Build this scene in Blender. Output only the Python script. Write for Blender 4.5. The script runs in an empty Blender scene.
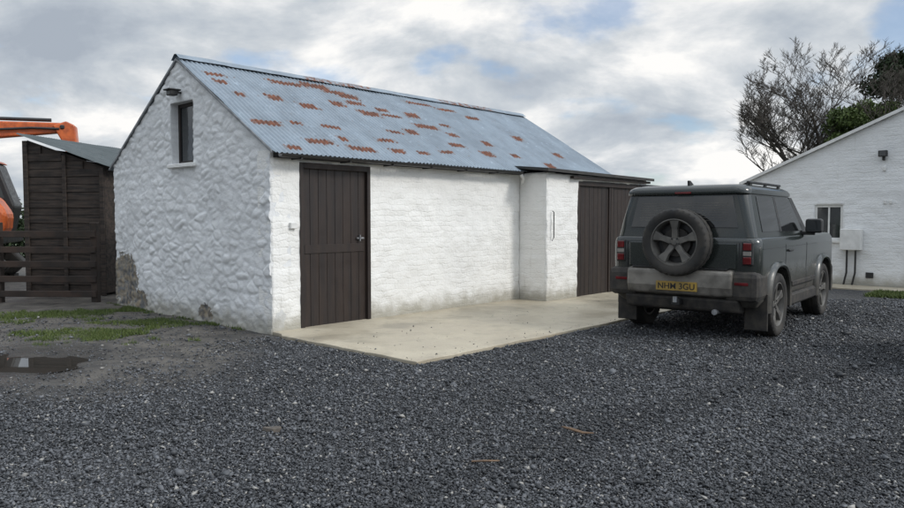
import bpy, bmesh, math, random
import numpy as np
from mathutils import Vector, Matrix, noise as mn
random.seed(7); rng=np.random.default_rng(7)
scene=bpy.context.scene
col=scene.collection
R=math.radians
# ---------------------------------------------------------------- materials
class NT:
    def __init__(s,name):
        s.m=bpy.data.materials.new(name); s.m.use_nodes=True
        s.t=s.m.node_tree; s.n=s.t.nodes; s.l=s.t.links
        s.b=s.n['Principled BSDF']; s._c={}
    def new(s,typ,**kw):
        n=s.n.new(typ)
        for k,v in kw.items(): setattr(n,k,v)
        return n
    def link(s,a,b): s.l.new(a,b)
    def obj(s):
        if 'o' not in s._c: s._c['o']=s.new('ShaderNodeTexCoord').outputs['Object']
        return s._c['o']
    def pos(s):
        if 'p' not in s._c: s._c['p']=s.new('ShaderNodeNewGeometry').outputs['Position']
        return s._c['p']
    def noise(s,scale,detail=4,rough=.55,vec=None,dist=0,stretch=None):
        n=s.new('ShaderNodeTexNoise'); n.inputs['Scale'].default_value=scale
        n.inputs['Detail'].default_value=detail; n.inputs['Roughness'].default_value=rough
        n.inputs['Distortion'].default_value=dist
        v=vec if vec is not None else s.obj()
        if stretch:
            mp=s.new('ShaderNodeMapping'); mp.inputs['Scale'].default_value=stretch
            s.link(v,mp.inputs['Vector']); v=mp.outputs[0]
        s.link(v,n.inputs['Vector']); return n.outputs['Fac']
    def vor(s,scale,feature='F1',vec=None,out='Distance'):
        n=s.new('ShaderNodeTexVoronoi',feature=feature); n.inputs['Scale'].default_value=scale
        s.link(vec if vec is not None else s.obj(),n.inputs['Vector']); return n.outputs[out]
    def rng(s,v,a,b,c=0.,d=1.,smooth=True):
        n=s.new('ShaderNodeMapRange'); n.interpolation_type='SMOOTHSTEP' if smooth else 'LINEAR'
        for i,x in enumerate((a,b,c,d)): n.inputs[i+1].default_value=x
        s.link(v,n.inputs[0]); return n.outputs[0]
    def math(s,op,a,b=0.):
        n=s.new('ShaderNodeMath',operation=op)
        for i,x in enumerate((a,b)):
            if isinstance(x,(int,float)): n.inputs[i].default_value=x
            else: s.link(x,n.inputs[i])
        return n.outputs[0]
    def mix(s,f,a,b,mode='MIX'):
        n=s.new('ShaderNodeMix',data_type='RGBA',blend_type=mode)
        for i,x in ((0,f),(6,a),(7,b)):
            if isinstance(x,(int,float)): n.inputs[i].default_value=x
            elif isinstance(x,tuple): n.inputs[i].default_value=(*x[:3],1)
            else: s.link(x,n.inputs[i])
        return n.outputs[2]
    def sep(s,v):
        n=s.new('ShaderNodeSeparateXYZ'); s.link(v,n.inputs[0]); return n.outputs
    def attr(s,name):
        return s.new('ShaderNodeAttribute',attribute_name=name).outputs['Fac']
    def bump(s,h,strength=.5,dist=.01,prev=None):
        n=s.new('ShaderNodeBump'); n.inputs['Strength'].default_value=strength
        n.inputs['Distance'].default_value=dist; s.link(h,n.inputs['Height'])
        if prev is not None: s.link(prev,n.inputs['Normal'])
        return n.outputs[0]
    def fin(s,color=None,rough=None,metal=None,normal=None,spec=None):
        for k,x in (('Base Color',color),('Roughness',rough),('Metallic',metal),('Normal',normal),('Specular IOR Level',spec)):
            if x is None: continue
            if isinstance(x,(int,float)): s.b.inputs[k].default_value=x
            elif isinstance(x,tuple): s.b.inputs[k].default_value=(*x,1)
            else: s.link(x,s.b.inputs[k])
        return s.m
def simple(name,c1,c2=None,scale=8,rough=.6,metal=0,bump=0,bscale=60,spec=.5,stretch=None):
    m=NT(name); c2=c2 or tuple(x*.6 for x in c1)
    f=m.rng(m.noise(scale,5,stretch=stretch),.35,.65)
    nrm=m.bump(m.noise(bscale,3,stretch=stretch),bump,.004) if bump else None
    rg=m.rng(m.noise(scale*2,3),.3,.7,max(rough-.08,0),min(rough+.08,1))
    return m.fin(m.mix(f,c2,c1),rg,metal,nrm,spec)

def whitewash(name,brick=True,tint=(.84,.835,.81),bs=.34):
    m=NT(name); p=m.pos(); z=m.sep(p)[2]
    big=m.rng(m.noise(.9,5),.3,.75)
    c=m.mix(big,tint,tuple(x*.90 for x in tint))
    fine=m.rng(m.noise(9,6,.65),.55,.8,0,.45)
    c=m.mix(fine,c,(.60,.595,.56))
    st=m.rng(m.noise(3,4,stretch=(4,4,.25)),.58,.8,0,.32)
    c=m.mix(st,c,(.52,.51,.47))
    zz=m.math('ADD',z,m.math('MULTIPLY',m.noise(5,5),-.35))
    d=m.rng(zz,-.15,.20,.8,0)
    c=m.mix(d,c,(.27,.25,.19))
    b=m.bump(m.noise(26,6,.65),.7,.016)
    if brick:
        o=m.sep(m.obj()); cb=m.new('ShaderNodeCombineXYZ')
        wob=m.math('MULTIPLY',m.noise(3.4,5,.65),.17)
        m.link(m.math('ADD',o[0],m.math('MULTIPLY',wob,1.6)),cb.inputs[0]); m.link(m.math('ADD',o[2],wob),cb.inputs[1])
        br=m.new('ShaderNodeTexBrick'); m.link(cb.outputs[0],br.inputs['Vector'])
        br.inputs['Scale'].default_value=1; br.inputs['Brick Width'].default_value=.26
        br.inputs['Row Height'].default_value=.085; br.inputs['Mortar Size'].default_value=.017
        br.inputs['Mortar Smooth'].default_value=1.0
        br.offset=.43; br.squash=.75; br.squash_frequency=3
        fade=m.rng(m.noise(2.3,5,.65),.32,.68,.05,1)
        inv=m.math('MULTIPLY',m.math('SUBTRACT',1,br.outputs['Fac']),fade)
        b=m.bump(inv,bs,.016,b)
        c=m.mix(m.math('MULTIPLY',m.math('MULTIPLY',br.outputs['Fac'],fade),.10),c,(.46,.46,.44))
    else:
        e=m.attr('expo')
        stone=m.mix(m.rng(m.noise(9,5),.35,.65),(.30,.25,.18),(.10,.10,.10))
        e2=m.rng(m.math('ADD',e,m.math('MULTIPLY',m.noise(14,6,.65),.8)),.74,.84)
        c=m.mix(e2,c,stone)
        cr=m.attr('crev'); c=m.mix(m.math('MULTIPLY',cr,.20),c,(.36,.38,.40))
    return m.fin(c,.85,0,b,.25)

M={}
M['brickwhite']=whitewash('whitewashed_brick')
M['rubble']=whitewash('whitewashed_rubble',False,(.80,.81,.815))
M['render']=whitewash('painted_house_wall',True,(.80,.81,.81),.35)
M['door']=simple('dark_brown_timber',(.028,.018,.014),(.016,.011,.010),2.5,.55,bump=.35,bscale=26,stretch=(6,6,.5))
M['board']=simple('weathered_dark_boards',(.050,.036,.028),(.016,.012,.010),3,.8,bump=.6,bscale=20,stretch=(.7,6,8))
M['fence']=simple('fence_timber',(.048,.031,.023),(.018,.013,.010),3,.8,bump=.5,bscale=25)
M['black']=simple('black_plastic',(.015,.015,.016),(.022,.022,.022),6,.45)
M['steel']=simple('galvanised_steel',(.35,.36,.37),(.2,.2,.21),12,.45,.6)
M['white']=simple('white_plastic',(.75,.75,.73),(.62,.62,.6),5,.4)
M['slate']=simple('slate_roofing',(.10,.105,.115),(.06,.06,.07),6,.6,bump=.4,bscale=15)
M['winglass']=simple('dark_window_glass',(.02,.024,.028),(.015,.018,.02),1,.08,0,spec=.8)
M['timberroof']=simple('felt_roof',(.05,.048,.045),(.03,.03,.03),6,.85,bump=.5)
def roofmat(name,base=(.235,.285,.335),withrust=True):
    m=NT(name)
    f=m.rng(m.noise(2.2,6,.6,stretch=(1,.35,1)),.3,.7)
    c=m.mix(f,tuple(x*.74 for x in base),base)
    sp=m.rng(m.noise(16,5,.7),.57,.72,0,.6)
    c=m.mix(sp,c,tuple(x*.55 for x in base))
    li=m.rng(m.noise(5,6,.7),.58,.72,0,.7)
    c=m.mix(li,c,tuple(min(1,x*1.5) for x in base))
    rg=m.rng(m.noise(6,4),.3,.7,.38,.6)
    if withrust:
        a=m.attr('rust')
        ns=m.math('MULTIPLY',m.math('SUBTRACT',m.noise(9,6,.75),.5),2.1)
        r=m.rng(m.math('ADD',a,ns),.40,.60)
        rc=m.mix(m.rng(m.noise(14,5),.35,.65),(.185,.072,.042),(.09,.042,.031))
        c=m.mix(m.rng(m.math('ADD',a,ns),.15,.5,0,.55),c,(.17,.13,.11))
        c=m.mix(r,c,rc); rg=m.mix(r,rg,(.9,.9,.9))
        fr=m.rng(m.noise(30,6,.75),.64,.74,0,.6); c=m.mix(fr,c,(.16,.085,.06))
        mt=m.math('MULTIPLY',m.math('SUBTRACT',1,r),.2)
    else: mt=.1
    return m.fin(c,rg,mt,m.bump(m.noise(40,4),.15,.004))
M['roof']=roofmat('corrugated_tin')
M['roofgreen']=roofmat('dark_corrugated_tin',(.065,.082,.085),False)
M['verge']=simple('verge_timber',(.30,.31,.32),(.17,.18,.19),7,.7)
# ---------------------------------------------------------------- helpers
def link(ob,parent=None):
    col.objects.link(ob)
    if parent is not None: ob.parent=parent
    return ob
def empty(name,loc=(0,0,0),rz=0,parent=None):
    e=bpy.data.objects.new(name,None); e.location=loc; e.rotation_euler=(0,0,rz); e.empty_display_size=.3
    return link(e,parent)
def meshobj(name,verts,faces,mat,parent=None,smooth=False,loc=None,rot=None):
    me=bpy.data.meshes.new(name); me.from_pydata([tuple(v) for v in verts],[],[tuple(f) for f in faces])
    me.materials.append(mat); 
    if smooth: me.polygons.foreach_set('use_smooth',[True]*len(me.polygons))
    ob=bpy.data.objects.new(name,me)
    if loc: ob.location=loc
    if rot: ob.rotation_euler=rot
    return link(ob,parent)
def bevel(ob,w,seg=2,ang=30):
    b=ob.modifiers.new('bevel','BEVEL'); b.width=w; b.segments=seg; b.limit_method='ANGLE'; b.angle_limit=R(ang)
    return ob
def smoothang(ob,ang=35):
    ob.data.polygons.foreach_set('use_smooth',[True]*len(ob.data.polygons))
    try: ob.data.set_sharp_from_angle(angle=R(ang))
    except Exception: pass
    return ob
def fixn(ob):
    bm=bmesh.new(); bm.from_mesh(ob.data); bmesh.ops.recalc_face_normals(bm,faces=bm.faces); bm.to_mesh(ob.data); bm.free(); return ob
def box(name,a,b,mat,parent=None,bev=0,rot=None,loc=None):
    x0,y0,z0=a;x1,y1,z1=b
    v=[(x0,y0,z0),(x1,y0,z0),(x1,y1,z0),(x0,y1,z0),(x0,y0,z1),(x1,y0,z1),(x1,y1,z1),(x0,y1,z1)]
    f=[(0,3,2,1),(4,5,6,7),(0,1,5,4),(1,2,6,5),(2,3,7,6),(3,0,4,7)]
    ob=meshobj(name,v,f,mat,parent,loc=loc,rot=rot)
    if bev: bevel(ob,bev)
    return ob
def boxes(name,lst,mat,parent=None,bev=0):
    v=[];f=[]
    for a,b in lst:
        k=len(v);x0,y0,z0=a;x1,y1,z1=b
        v+=[(x0,y0,z0),(x1,y0,z0),(x1,y1,z0),(x0,y1,z0),(x0,y0,z1),(x1,y0,z1),(x1,y1,z1),(x0,y1,z1)]
        f+=[tuple(i+k for i in q) for q in [(0,3,2,1),(4,5,6,7),(0,1,5,4),(1,2,6,5),(2,3,7,6),(3,0,4,7)]]
    ob=meshobj(name,v,f,mat,parent)
    if bev: bevel(ob,bev,1)
    return ob
def tube(name,pts,rad,mat,parent=None,n=10,closed=True):
    v=[];f=[]; pts=[Vector(p) for p in pts]
    if not isinstance(rad,(list,tuple)): rad=[rad]*len(pts)
    for i,p in enumerate(pts):
        d=(pts[min(i+1,len(pts)-1)]-pts[max(i-1,0)]).normalized()
        up=Vector((0,0,1)) if abs(d.z)<.95 else Vector((1,0,0))
        a=d.cross(up).normalized(); b=d.cross(a)
        for k in range(n):
            t=2*math.pi*k/n; v.append(p+(a*math.cos(t)+b*math.sin(t))*rad[i])
    for i in range(len(pts)-1):
        for k in range(n):
            f.append((i*n+k,i*n+(k+1)%n,(i+1)*n+(k+1)%n,(i+1)*n+k))
    f.append(tuple(range(n))[::-1]); f.append(tuple((len(pts)-1)*n+k for k in range(n)))
    ob=meshobj(name,v,f,mat,parent); fixn(ob); return smoothang(ob,50)
def extr(name,prof,y0,y1,mat,parent=None,bev=.0):
    n=len(prof)
    v=[(x,y0,z) for x,z in prof]+[(x,y1,z) for x,z in prof]
    f=[tuple(range(n)),tuple(range(n,2*n))[::-1]]+[(i,i+n,(i+1)%n+n,(i+1)%n) for i in range(n)]
    ob=meshobj(name,v,f,mat,parent); fixn(ob)
    if bev: bevel(ob,bev)
    return ob
def applymods(ob):
    dg=bpy.context.evaluated_depsgraph_get(); dg.update()
    me=bpy.data.meshes.new_from_object(ob.evaluated_get(dg)); ob.modifiers.clear(); ob.data=me
def breaks(lo,hi,cuts,step):
    pts=sorted(set([lo,hi]+[c for c in cuts if lo<c<hi])); out=[lo]
    for a,b in zip(pts[:-1],pts[1:]):
        n=max(1,int(round((b-a)/step))); out+=list(a+(b-a)*(np.arange(1,n+1)/n))
    return out
def facade(name,w,topfn,opens,disp,mat,parent,loc,rz=0,step=.03,depth=.3,zlo=-.1):
    xs=breaks(0,w,[o[0] for o in opens]+[o[1] for o in opens],step)
    zmax=max(topfn(x) for x in xs)
    zs=breaks(zlo,zmax,[o[2] for o in opens]+[o[3] for o in opens],step)
    nx,nz=len(xs),len(zs); verts=[];data=[]
    for z in zs:
        for x in xs:
            zt=topfn(x); zz=min(z,zt); h,e,c=disp(x,zz)
            verts.append((x,-h,zz)); data.append((e,c))
    faces=[]
    for j in range(nz-1):
        for i in range(nx-1):
            cx=(xs[i]+xs[i+1])/2; cz=(zs[j]+zs[j+1])/2
            if zs[j]>=max(topfn(xs[i]),topfn(xs[i+1]))-1e-6: continue
            if any(o[0]<cx<o[1] and o[2]<cz<o[3] for o in opens): continue
            faces.append((j*nx+i,j*nx+i+1,(j+1)*nx+i+1,(j+1)*nx+i))
    me=bpy.data.meshes.new(name); me.from_pydata(verts,[],faces)
    for k,nm in ((0,'expo'),(1,'crev')):
        a=me.attributes.new(nm,'FLOAT','POINT'); a.data.foreach_set('value',[d[k] for d in data])
    bm=bmesh.new(); bm.from_mesh(me)
    bmesh.ops.remove_doubles(bm,verts=bm.verts,dist=1e-5)
    bmesh.ops.delete(bm,geom=[v for v in bm.verts if not v.link_faces],context='VERTS')
    for f in bm.faces: f.smooth=True
    ed=[e for e in bm.edges if e.is_boundary]
    r=bmesh.ops.extrude_edge_only(bm,edges=ed)
    for g in r['geom']:
        if isinstance(g,bmesh.types.BMVert): g.co.y=depth
        elif isinstance(g,bmesh.types.BMFace): g.smooth=False
    bm.to_mesh(me); bm.free(); me.materials.append(mat)
    ob=bpy.data.objects.new(name,me); ob.location=loc; ob.rotation_euler=(0,0,rz)
    return link(ob,parent)
def fb(x,y,z=0,o=3): return mn.fractal(Vector((x,y,z)),1.0,2.0,o)
def disp_plain(x,z):
    return (.018*fb(x*1.1,z*1.1,3)+.012*fb(x*4.5,z*6,9),0,0)
def disp_rubble(x,z):
    wx=x+.09*fb(x*2.5,z*2.5,1); wz=z+.06*fb(x*2.5,z*2.5,5)
    d,pp=mn.voronoi(Vector((wx*4.2,wz*8.2,.3)))
    e=min(1,max(0,(d[1]-d[0])/.36)); e=e*e*(3-2*e)
    k=pp[0]; var=mn.noise(Vector((k.x*1.7,k.y*1.7,4)))
    soft=.5+.5*min(1,max(0,.5+1.6*fb(x*1.2,z*1.2,21)))
    h=.017*e*soft*(.7+.9*abs(var))+.014*var*e+.022*fb(x*1.5,z*1.5,7)+.009*fb(x*7,z*10,2,4)
    ex=max(0,1-math.hypot((x-.35)/.8,(z-.45)/.75)); ex=max(ex,.9*max(0,1-math.hypot((x-.9)/.5,(z-.15)/.3)))
    ex=max(ex,.9*max(0,1-math.hypot((x-3.05)/.35,(z-.12)/.22)))
    return (h+(-.035*ex)*min(1,x/.2),min(1,ex),1-e)
# ---------------------------------------------------------------- camera
CAMH=1.5; F=720.; VH=218.
cam=bpy.data.cameras.new('camera'); co=bpy.data.objects.new('camera',cam); link(co)
cam.sensor_width=36; cam.lens=F/904*36; cam.clip_end=3000; cam.clip_start=.05
co.location=(0,0,CAMH); co.rotation_euler=(R(90)-math.atan((254-VH)/F),0,0)
scene.camera=co
# ---------------------------------------------------------------- barn
BA=math.atan2(.733,.68)
C=Vector((-2.32,9.23,0))
def bw(s,t,z=0):
    return Vector((C.x+math.cos(BA)*s-math.sin(BA)*t, C.y+math.sin(BA)*s+math.cos(BA)*t, z))
def wb(x,y):
    dx=x-C.x;dy=y-C.y
    return (dx*math.cos(BA)+dy*math.sin(BA), -dx*math.sin(BA)+dy*math.cos(BA))
barn=empty('whitewashed_barn',C,BA)
W=4.8; L=8.35; E=2.40; A=3.86; SL=(A-E)/(W/2)
gt=lambda x: E-.02+SL*(W/2-abs(x-W/2))
facade('gable_wall',W,gt,[(W-2.64,W-1.99,2.31,3.22)],disp_rubble,M['rubble'],barn,(0,W,0),R(-90),step=.018)
facade('front_wall',5.22,lambda x:2.37,[(.47,1.63,-.2,2.22)],disp_plain,M['brickwhite'],barn,(0.001,0,0),0,step=.035,zlo=-.1)
facade('extension_side_wall',.60,lambda x:2.30,[],disp_plain,M['brickwhite'],barn,(5.20,0.0,0),R(-90),step=.04,depth=.25)
facade('extension_front_wall',3.6,lambda x:2.29,[(.98,3.42,-.2,2.18)],disp_plain,M['brickwhite'],barn,(5.205,-.60,0),0,step=.04,depth=.25)
facade('extension_end_wall',.62,lambda x:2.29,[],disp_plain,M['brickwhite'],barn,(8.80,-.60,0),R(90),step=.1,depth=.2)
facade('back_wall',L-.12,lambda x:2.37,[],disp_plain,M['brickwhite'],barn,(L,W-.02,0),R(180),step=.1)
facade('far_gable_wall',W,gt,[],disp_plain,M['brickwhite'],barn,(L,0,0),R(90),step=.1)
def corrugated(name,x0,x1,yfn,n_y,pitch,amp,mat,parent,patches=None,samples=8):
    nx=int((x1-x0)/pitch*samples); vs=[]
    X=np.linspace(x0,x1,nx+1); Q=np.linspace(0,1,n_y+1)
    for q in Q:
        y,z,nyv,nzv=yfn(q)
        for x in X:
            sheet=math.floor(x/.76)
            h=amp*math.cos(2*math.pi*x/pitch)+ (.004 if (sheet%2) else 0)+.010*mn.noise(Vector((x*1.2,q*3,0)))
            if .52<q: h-=.006
            ee=.025*mn.cell(Vector((sheet*1.3,0,0)))*(1 if q>.99 else 0)
            vs.append((x,y+nyv*h+ (-ee if nyv<0 else ee),z+nzv*h))
    f=[]
    for j in range(n_y):
        for i in range(nx):
            a=j*(nx+1)+i; f.append((a,a+1,a+nx+2,a+nx+1))
    ob=meshobj(name,vs,f,mat,parent,True)
    if patches is not None:
        XX=np.tile(X,n_y+1); QQ=np.repeat(Q,nx+1); val=np.zeros(len(XX))
        for (px,pq,w,hh) in patches:
            d=np.maximum(np.abs(XX-px)/w,np.abs(QQ-pq)/hh)
            val=np.maximum(val,np.clip(1.3-.75*d,0,1))
        a=ob.data.attributes.new('rust','FLOAT','POINT'); a.data.foreach_set('value',val.astype(np.float32))
    return ob
nl=math.hypot(1,SL)
def frontslope(q):
    t=W/2-(W/2+.17)*q; return (t,A-SL*(W/2-t)+.035,-SL/nl,1/nl)
def backslope(q):
    t=W/2+(W/2+.17)*q; return (t,A-SL*(t-W/2)+.035,SL/nl,1/nl)
rp=random.Random(4)
rust=[(.37,.181,.16),(.34,.272,.1),(.99,.372,.16),(.42,.393,.08),(1.68,.13,.26),(2.22,.11,.29),(2.54,.15,.22),(2.85,.19,.2),(1.57,.431,.18),(2.26,.35,.15),(.32,.692,.2),(.89,.671,.1),(1.5,.661,.21),(2.83,.409,.22),(3.34,.407,.18),(1.0,.848,.2),(1.61,.894,.21),(.33,.946,.13),(2.35,.766,.16),(2.89,.625,.17),(4.0,.496,.23),(4.08,.718,.23),(3.34,.609,.12),(2.32,.89,.13),(2.92,.884,.12),(3.56,.845,.19),(4.72,.794,.13),
 (4.65,.43,.13),(4.0,.36,.14),(4.42,.58,.17),(5.15,.65,.14),(4.7,.12,.3),(5.35,.17,.26),(5.95,.24,.2),(1.42,.80,.09),(3.3,.33,.12),(5.5,.80,.13),(6.3,.88,.14),(2.75,.28,.16),(6.6,.5,.12),(7.2,.7,.12)]
pat=[(s+rp.uniform(-.05,.05),q+rp.uniform(-.01,.01),w*rp.uniform(.7,1.1),rp.choice((.016,.022,.03))) for s,q,w in rust]
corrugated('roof_front',-.035,L+.05,frontslope,110,.076,.011,M['roof'],barn,pat)
corrugated('roof_back',-.035,L+.05,backslope,8,.076,.011,M['roof'],barn,[])
rv=[];rf=[]
for i in range(60):
    s=-.05+(L+.11)*i/59
    for (t,z) in ((-.13,-.06),(-.03,.018),(.03,.018),(.13,-.06)):
        rv.append((s,W/2+t,A+.055+z+.004*random.uniform(-1,1)))
for i in range(59):
    for k in range(3): a=i*4+k; rf.append((a,a+1,a+5,a+4))
rc=meshobj('ridge_cap',rv,rf,M['roof'],barn)
a=rc.data.attributes.new('rust','FLOAT','POINT'); a.data.foreach_set('value',[ .45 if (2.2<v.co.x<3.8 or 5.4<v.co.x<7.2) else .0 for v in rc.data.vertices])
for sgn,nm in ((1,'verge_board_front'),(-1,'verge_board_back')):
    y0,z0=(-.1,E-SL*.1) if sgn==1 else (W+.1,E-SL*.1)
    meshobj(nm,[(-.045,y0,z0-.02),(-.045,W/2,A-.02),(-.045,W/2,A+.015),(-.045,y0,z0+.015),(-.02,y0,z0-.02),(-.02,W/2,A-.02),(-.02,W/2,A+.015),(-.02,y0,z0+.015)],
      [(0,1,2,3),(7,6,5,4),(0,4,5,1),(3,2,6,7),(0,3,7,4),(1,5,6,2)],M['verge'],barn)
def gutter(name,x0,x1,y,z,r,mat,parent):
    v=[];f=[];n=10
    for x in (x0,x1):
        for rr in (r,r-.006):
            for k in range(n+1):
                t=math.pi+math.pi*k/n; v.append((x,y+rr*math.cos(t),z+rr*math.sin(t)))
    m=n+1
    for k in range(n):
        f+=[(k,k+1,2*m+k+1,2*m+k),(m+k,3*m+k,3*m+k+1,m+k+1),(k,m+k,m+k+1,k+1),(2*m+k,2*m+k+1,3*m+k+1,3*m+k)]
    f+=[(0,2*m,3*m,m),(n,m+n,3*m+n,2*m+n)]
    ob=meshobj(name,v,f,mat,parent); return fixn(ob)
gutter('gutter',.02,5.0,-.20,2.315,.05,M['black'],barn)
boxes('fascia',[((.02,-.045,2.27),(5.2,-.036,2.335))],M['black'],barn)
boxes('gutter_brackets',[((x,-.252,2.255),(x+.025,-.03,2.27)) for x in np.arange(.3,5,.8)],M['black'],barn)
tube('gutter_downpipe_elbow',[(4.98,-.2,2.27),(5.06,-.2,2.2),(5.12,-.12,2.12)],.03,M['white'],barn)
dr=[]
bx=np.linspace(.49,1.61,9)
for a_,b_ in zip(bx[:-1],bx[1:]): dr.append(((a_+.002,.03,.02),(b_-.002,.055,2.19)))
boxes('door_boards',dr,M['door'],barn,.003)
boxes('door_frame',[((.44,-.022,-.02),(.50,.09,2.235)),((1.60,-.022,-.02),(1.66,.09,2.235)),((.50,-.022,2.16),(1.60,.09,2.235))],M['door'],barn,.004)
boxes('door_backing',[((.48,.056,.0),(1.62,.08,2.2))],M['black'],barn)
boxes('door_rails',[((.53,.018,1.02),(1.57,.03,1.14))],M['door'],barn,.003)
boxes('door_latch',[((1.42,-.005,1.2),(1.55,.014,1.225)),((1.46,-.02,1.17),(1.475,.014,1.26))],M['steel'],barn,.002)
boxes('wall_switch_box',[((.27,-.05,1.36),(.37,.02,1.44))],M['white'],barn,.006)
dr=[]
bx=np.linspace(6.2,8.6,17)
for a_,b_ in zip(bx[:-1],bx[1:]): dr.append(((a_+.003,-.56,.03),(b_-.003,-.53,2.15)))
boxes('garage_door_boards',dr,M['door'],barn,.003)
boxes('garage_door_backing',[((6.19,-.528,0),(8.62,-.5,2.17))],M['black'],barn)
boxes('garage_door_stiles',[((6.19,-.585,.03),(6.3,-.561,2.16)),((7.34,-.585,.03),(7.395,-.561,2.16)),((7.41,-.585,.03),(7.46,-.561,2.16)),((8.5,-.585,.03),(8.62,-.561,2.16)),((6.19,-.61,2.10),(8.62,-.586,2.19))],M['door'],barn,.004)
meshobj('extension_roof',[(5.02,-.76,2.305),(8.85,-.76,2.265),(8.85,.1,2.36),(5.02,.1,2.40),(5.02,-.76,2.36),(8.85,-.76,2.32),(8.85,.1,2.40),(5.02,.1,2.44)],
  [(0,3,2,1),(4,5,6,7),(0,1,5,4),(1,2,6,5),(2,3,7,6),(3,0,4,7)],M['timberroof'],barn)
boxes('extension_fascia',[((5.9,-.70,2.215),(8.8,-.625,2.262))],M['door'],barn)
tube('wall_hook_pipe',[(5.34,-.63,1.62),(5.34,-.66,1.60),(5.34,-.66,1.15),(5.30,-.65,1.1)],.010,M['black'],barn,6)
boxes('window_frame',[((.10,1.99,2.31),(.15,2.04,3.22)),((.10,2.59,2.31),(.15,2.64,3.22)),((.10,2.04,3.17),(.15,2.59,3.22)),((.10,2.04,2.31),(.15,2.59,2.36))],M['door'],barn,.003)
boxes('window_pane',[((.12,2.0,2.32),(.13,2.63,3.21))],M['winglass'],barn)
boxes('window_sill',[((-.07,1.93,2.25),(.1,2.7,2.308))],M['brickwhite'],barn,.01)
boxes('window_lamp',[((-.2,2.26,3.30),(-.08,2.4,3.38)),((-.1,2.31,3.34),(0.02,2.35,3.37)),((-.24,2.24,3.37),(-.04,2.42,3.395))],M['black'],barn,.01)
tube('lamp_cable',[(-.03,2.5,3.42),(-.06,2.42,3.41),(-.06,2.36,3.37)],.008,M['black'],barn,5)
# ---------------------------------------------------------------- house
house=empty('white_house',bw(12.4,-1.4),BA)
HW=9.6; HE=2.38; HS=.433
ht=lambda x: HE+HS*(HW/2-abs(x-HW/2))
o1=(1.8-.32,1.8+.26,1.01,1.79)
facade('gable_wall',HW,ht,[o1],disp_plain,M['render'],house,(0,0,0),R(-90),step=.05)
facade('side_wall',9,lambda x:HE,[],disp_plain,M['render'],house,(9,0.0,0),R(180),step=.2)
facade('far_side_wall',9,lambda x:HE,[],disp_plain,M['render'],house,(0,-HW,0),0,step=.2)
facade('rear_gable_wall',HW,ht,[],disp_plain,M['render'],house,(9,-HW,0),R(90),step=.2)
def slab(name,x0,x1,ya,za,yb,zb,th,mat,parent):
    return fixn(meshobj(name,[(x0,ya,za),(x1,ya,za),(x1,yb,zb),(x0,yb,zb),(x0,ya,za+th),(x1,ya,za+th),(x1,yb,zb+th),(x0,yb,zb+th)],
     [(0,3,2,1),(4,5,6,7),(0,1,5,4),(1,2,6,5),(2,3,7,6),(3,0,4,7)],mat,parent))
slab('roof_left',-.06,9.1,.2,HE-.2*HS+.02,-HW/2,HE+HS*HW/2+.02,.05,M['slate'],house)
slab('roof_right',-.06,9.1,-HW-.2,HE-.2*HS+.02,-HW/2,HE+HS*HW/2+.02,.05,M['slate'],house)
slab('verge_trim',-.10,-.061,.2,HE-.2*HS-.01,-HW/2,HE+HS*HW/2-.01,.07,M['white'],house)
yw=lambda tp:-(tp+1.8)
def hb(name,lst,mat,bev=.004):
    boxes(name,[((a,yw(t1),z0),(b,yw(t0),z1)) for (a,b,t0,t1,z0,z1) in lst],mat,house,bev)
hb('window_frame',[(.03,.08,-.32,-.27,1.01,1.79),(.03,.08,.21,.26,1.01,1.79),(.03,.08,-.27,.21,1.74,1.79),(.03,.08,-.27,.21,1.01,1.06),(.035,.075,-.045,-.01,1.06,1.74)],M['white'])
hb('window_pane',[(.05,.06,-.30,.24,1.02,1.78)],M['winglass'],0)
hb('window_sill',[(-.05,.05,-.37,.31,.95,1.005)],M['white'])
hb('meter_box',[(-.22,-.02,.27,.68,.80,1.26)],M['white'],.012)
hb('floodlight',[(-.16,-.06,.95,1.12,2.80,2.93),(-.07,.0,1.01,1.06,2.72,2.82)],M['black'],.01)
hb('floodlight_glass',[(-.165,-.161,.97,1.10,2.815,2.915)],M['winglass'],0)
hb('wall_sensor',[(-.06,.0,1.02,1.08,2.5,2.6)],M['white'],.008)
hb('wall_sockets',[(-.04,.0,1.05,1.1,1.80,1.88),(-.04,.0,1.16,1.21,1.80,1.88)],M['white'],.006)
hb('air_vent',[(-.03,.0,.75,.90,.2,.32)],M['black'],.006)
for i,tp in enumerate((.38,.55)):
    tube('meter_pipe_%d'%i,[(-.06,yw(tp),.81),(-.06,yw(tp),.3),(-.06,yw(tp-.06),.0)],.02,M['black'],house,8)
tube('aerial_pole',[(.5,yw(1.62),3.7),(.5,yw(1.62),5.2)],.025,M['steel'],house,8)
tube('aerial_boom',[(.3,yw(1.4),5.05),(.8,yw(2.0),5.05)],.012,M['steel'],house,6)
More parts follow.
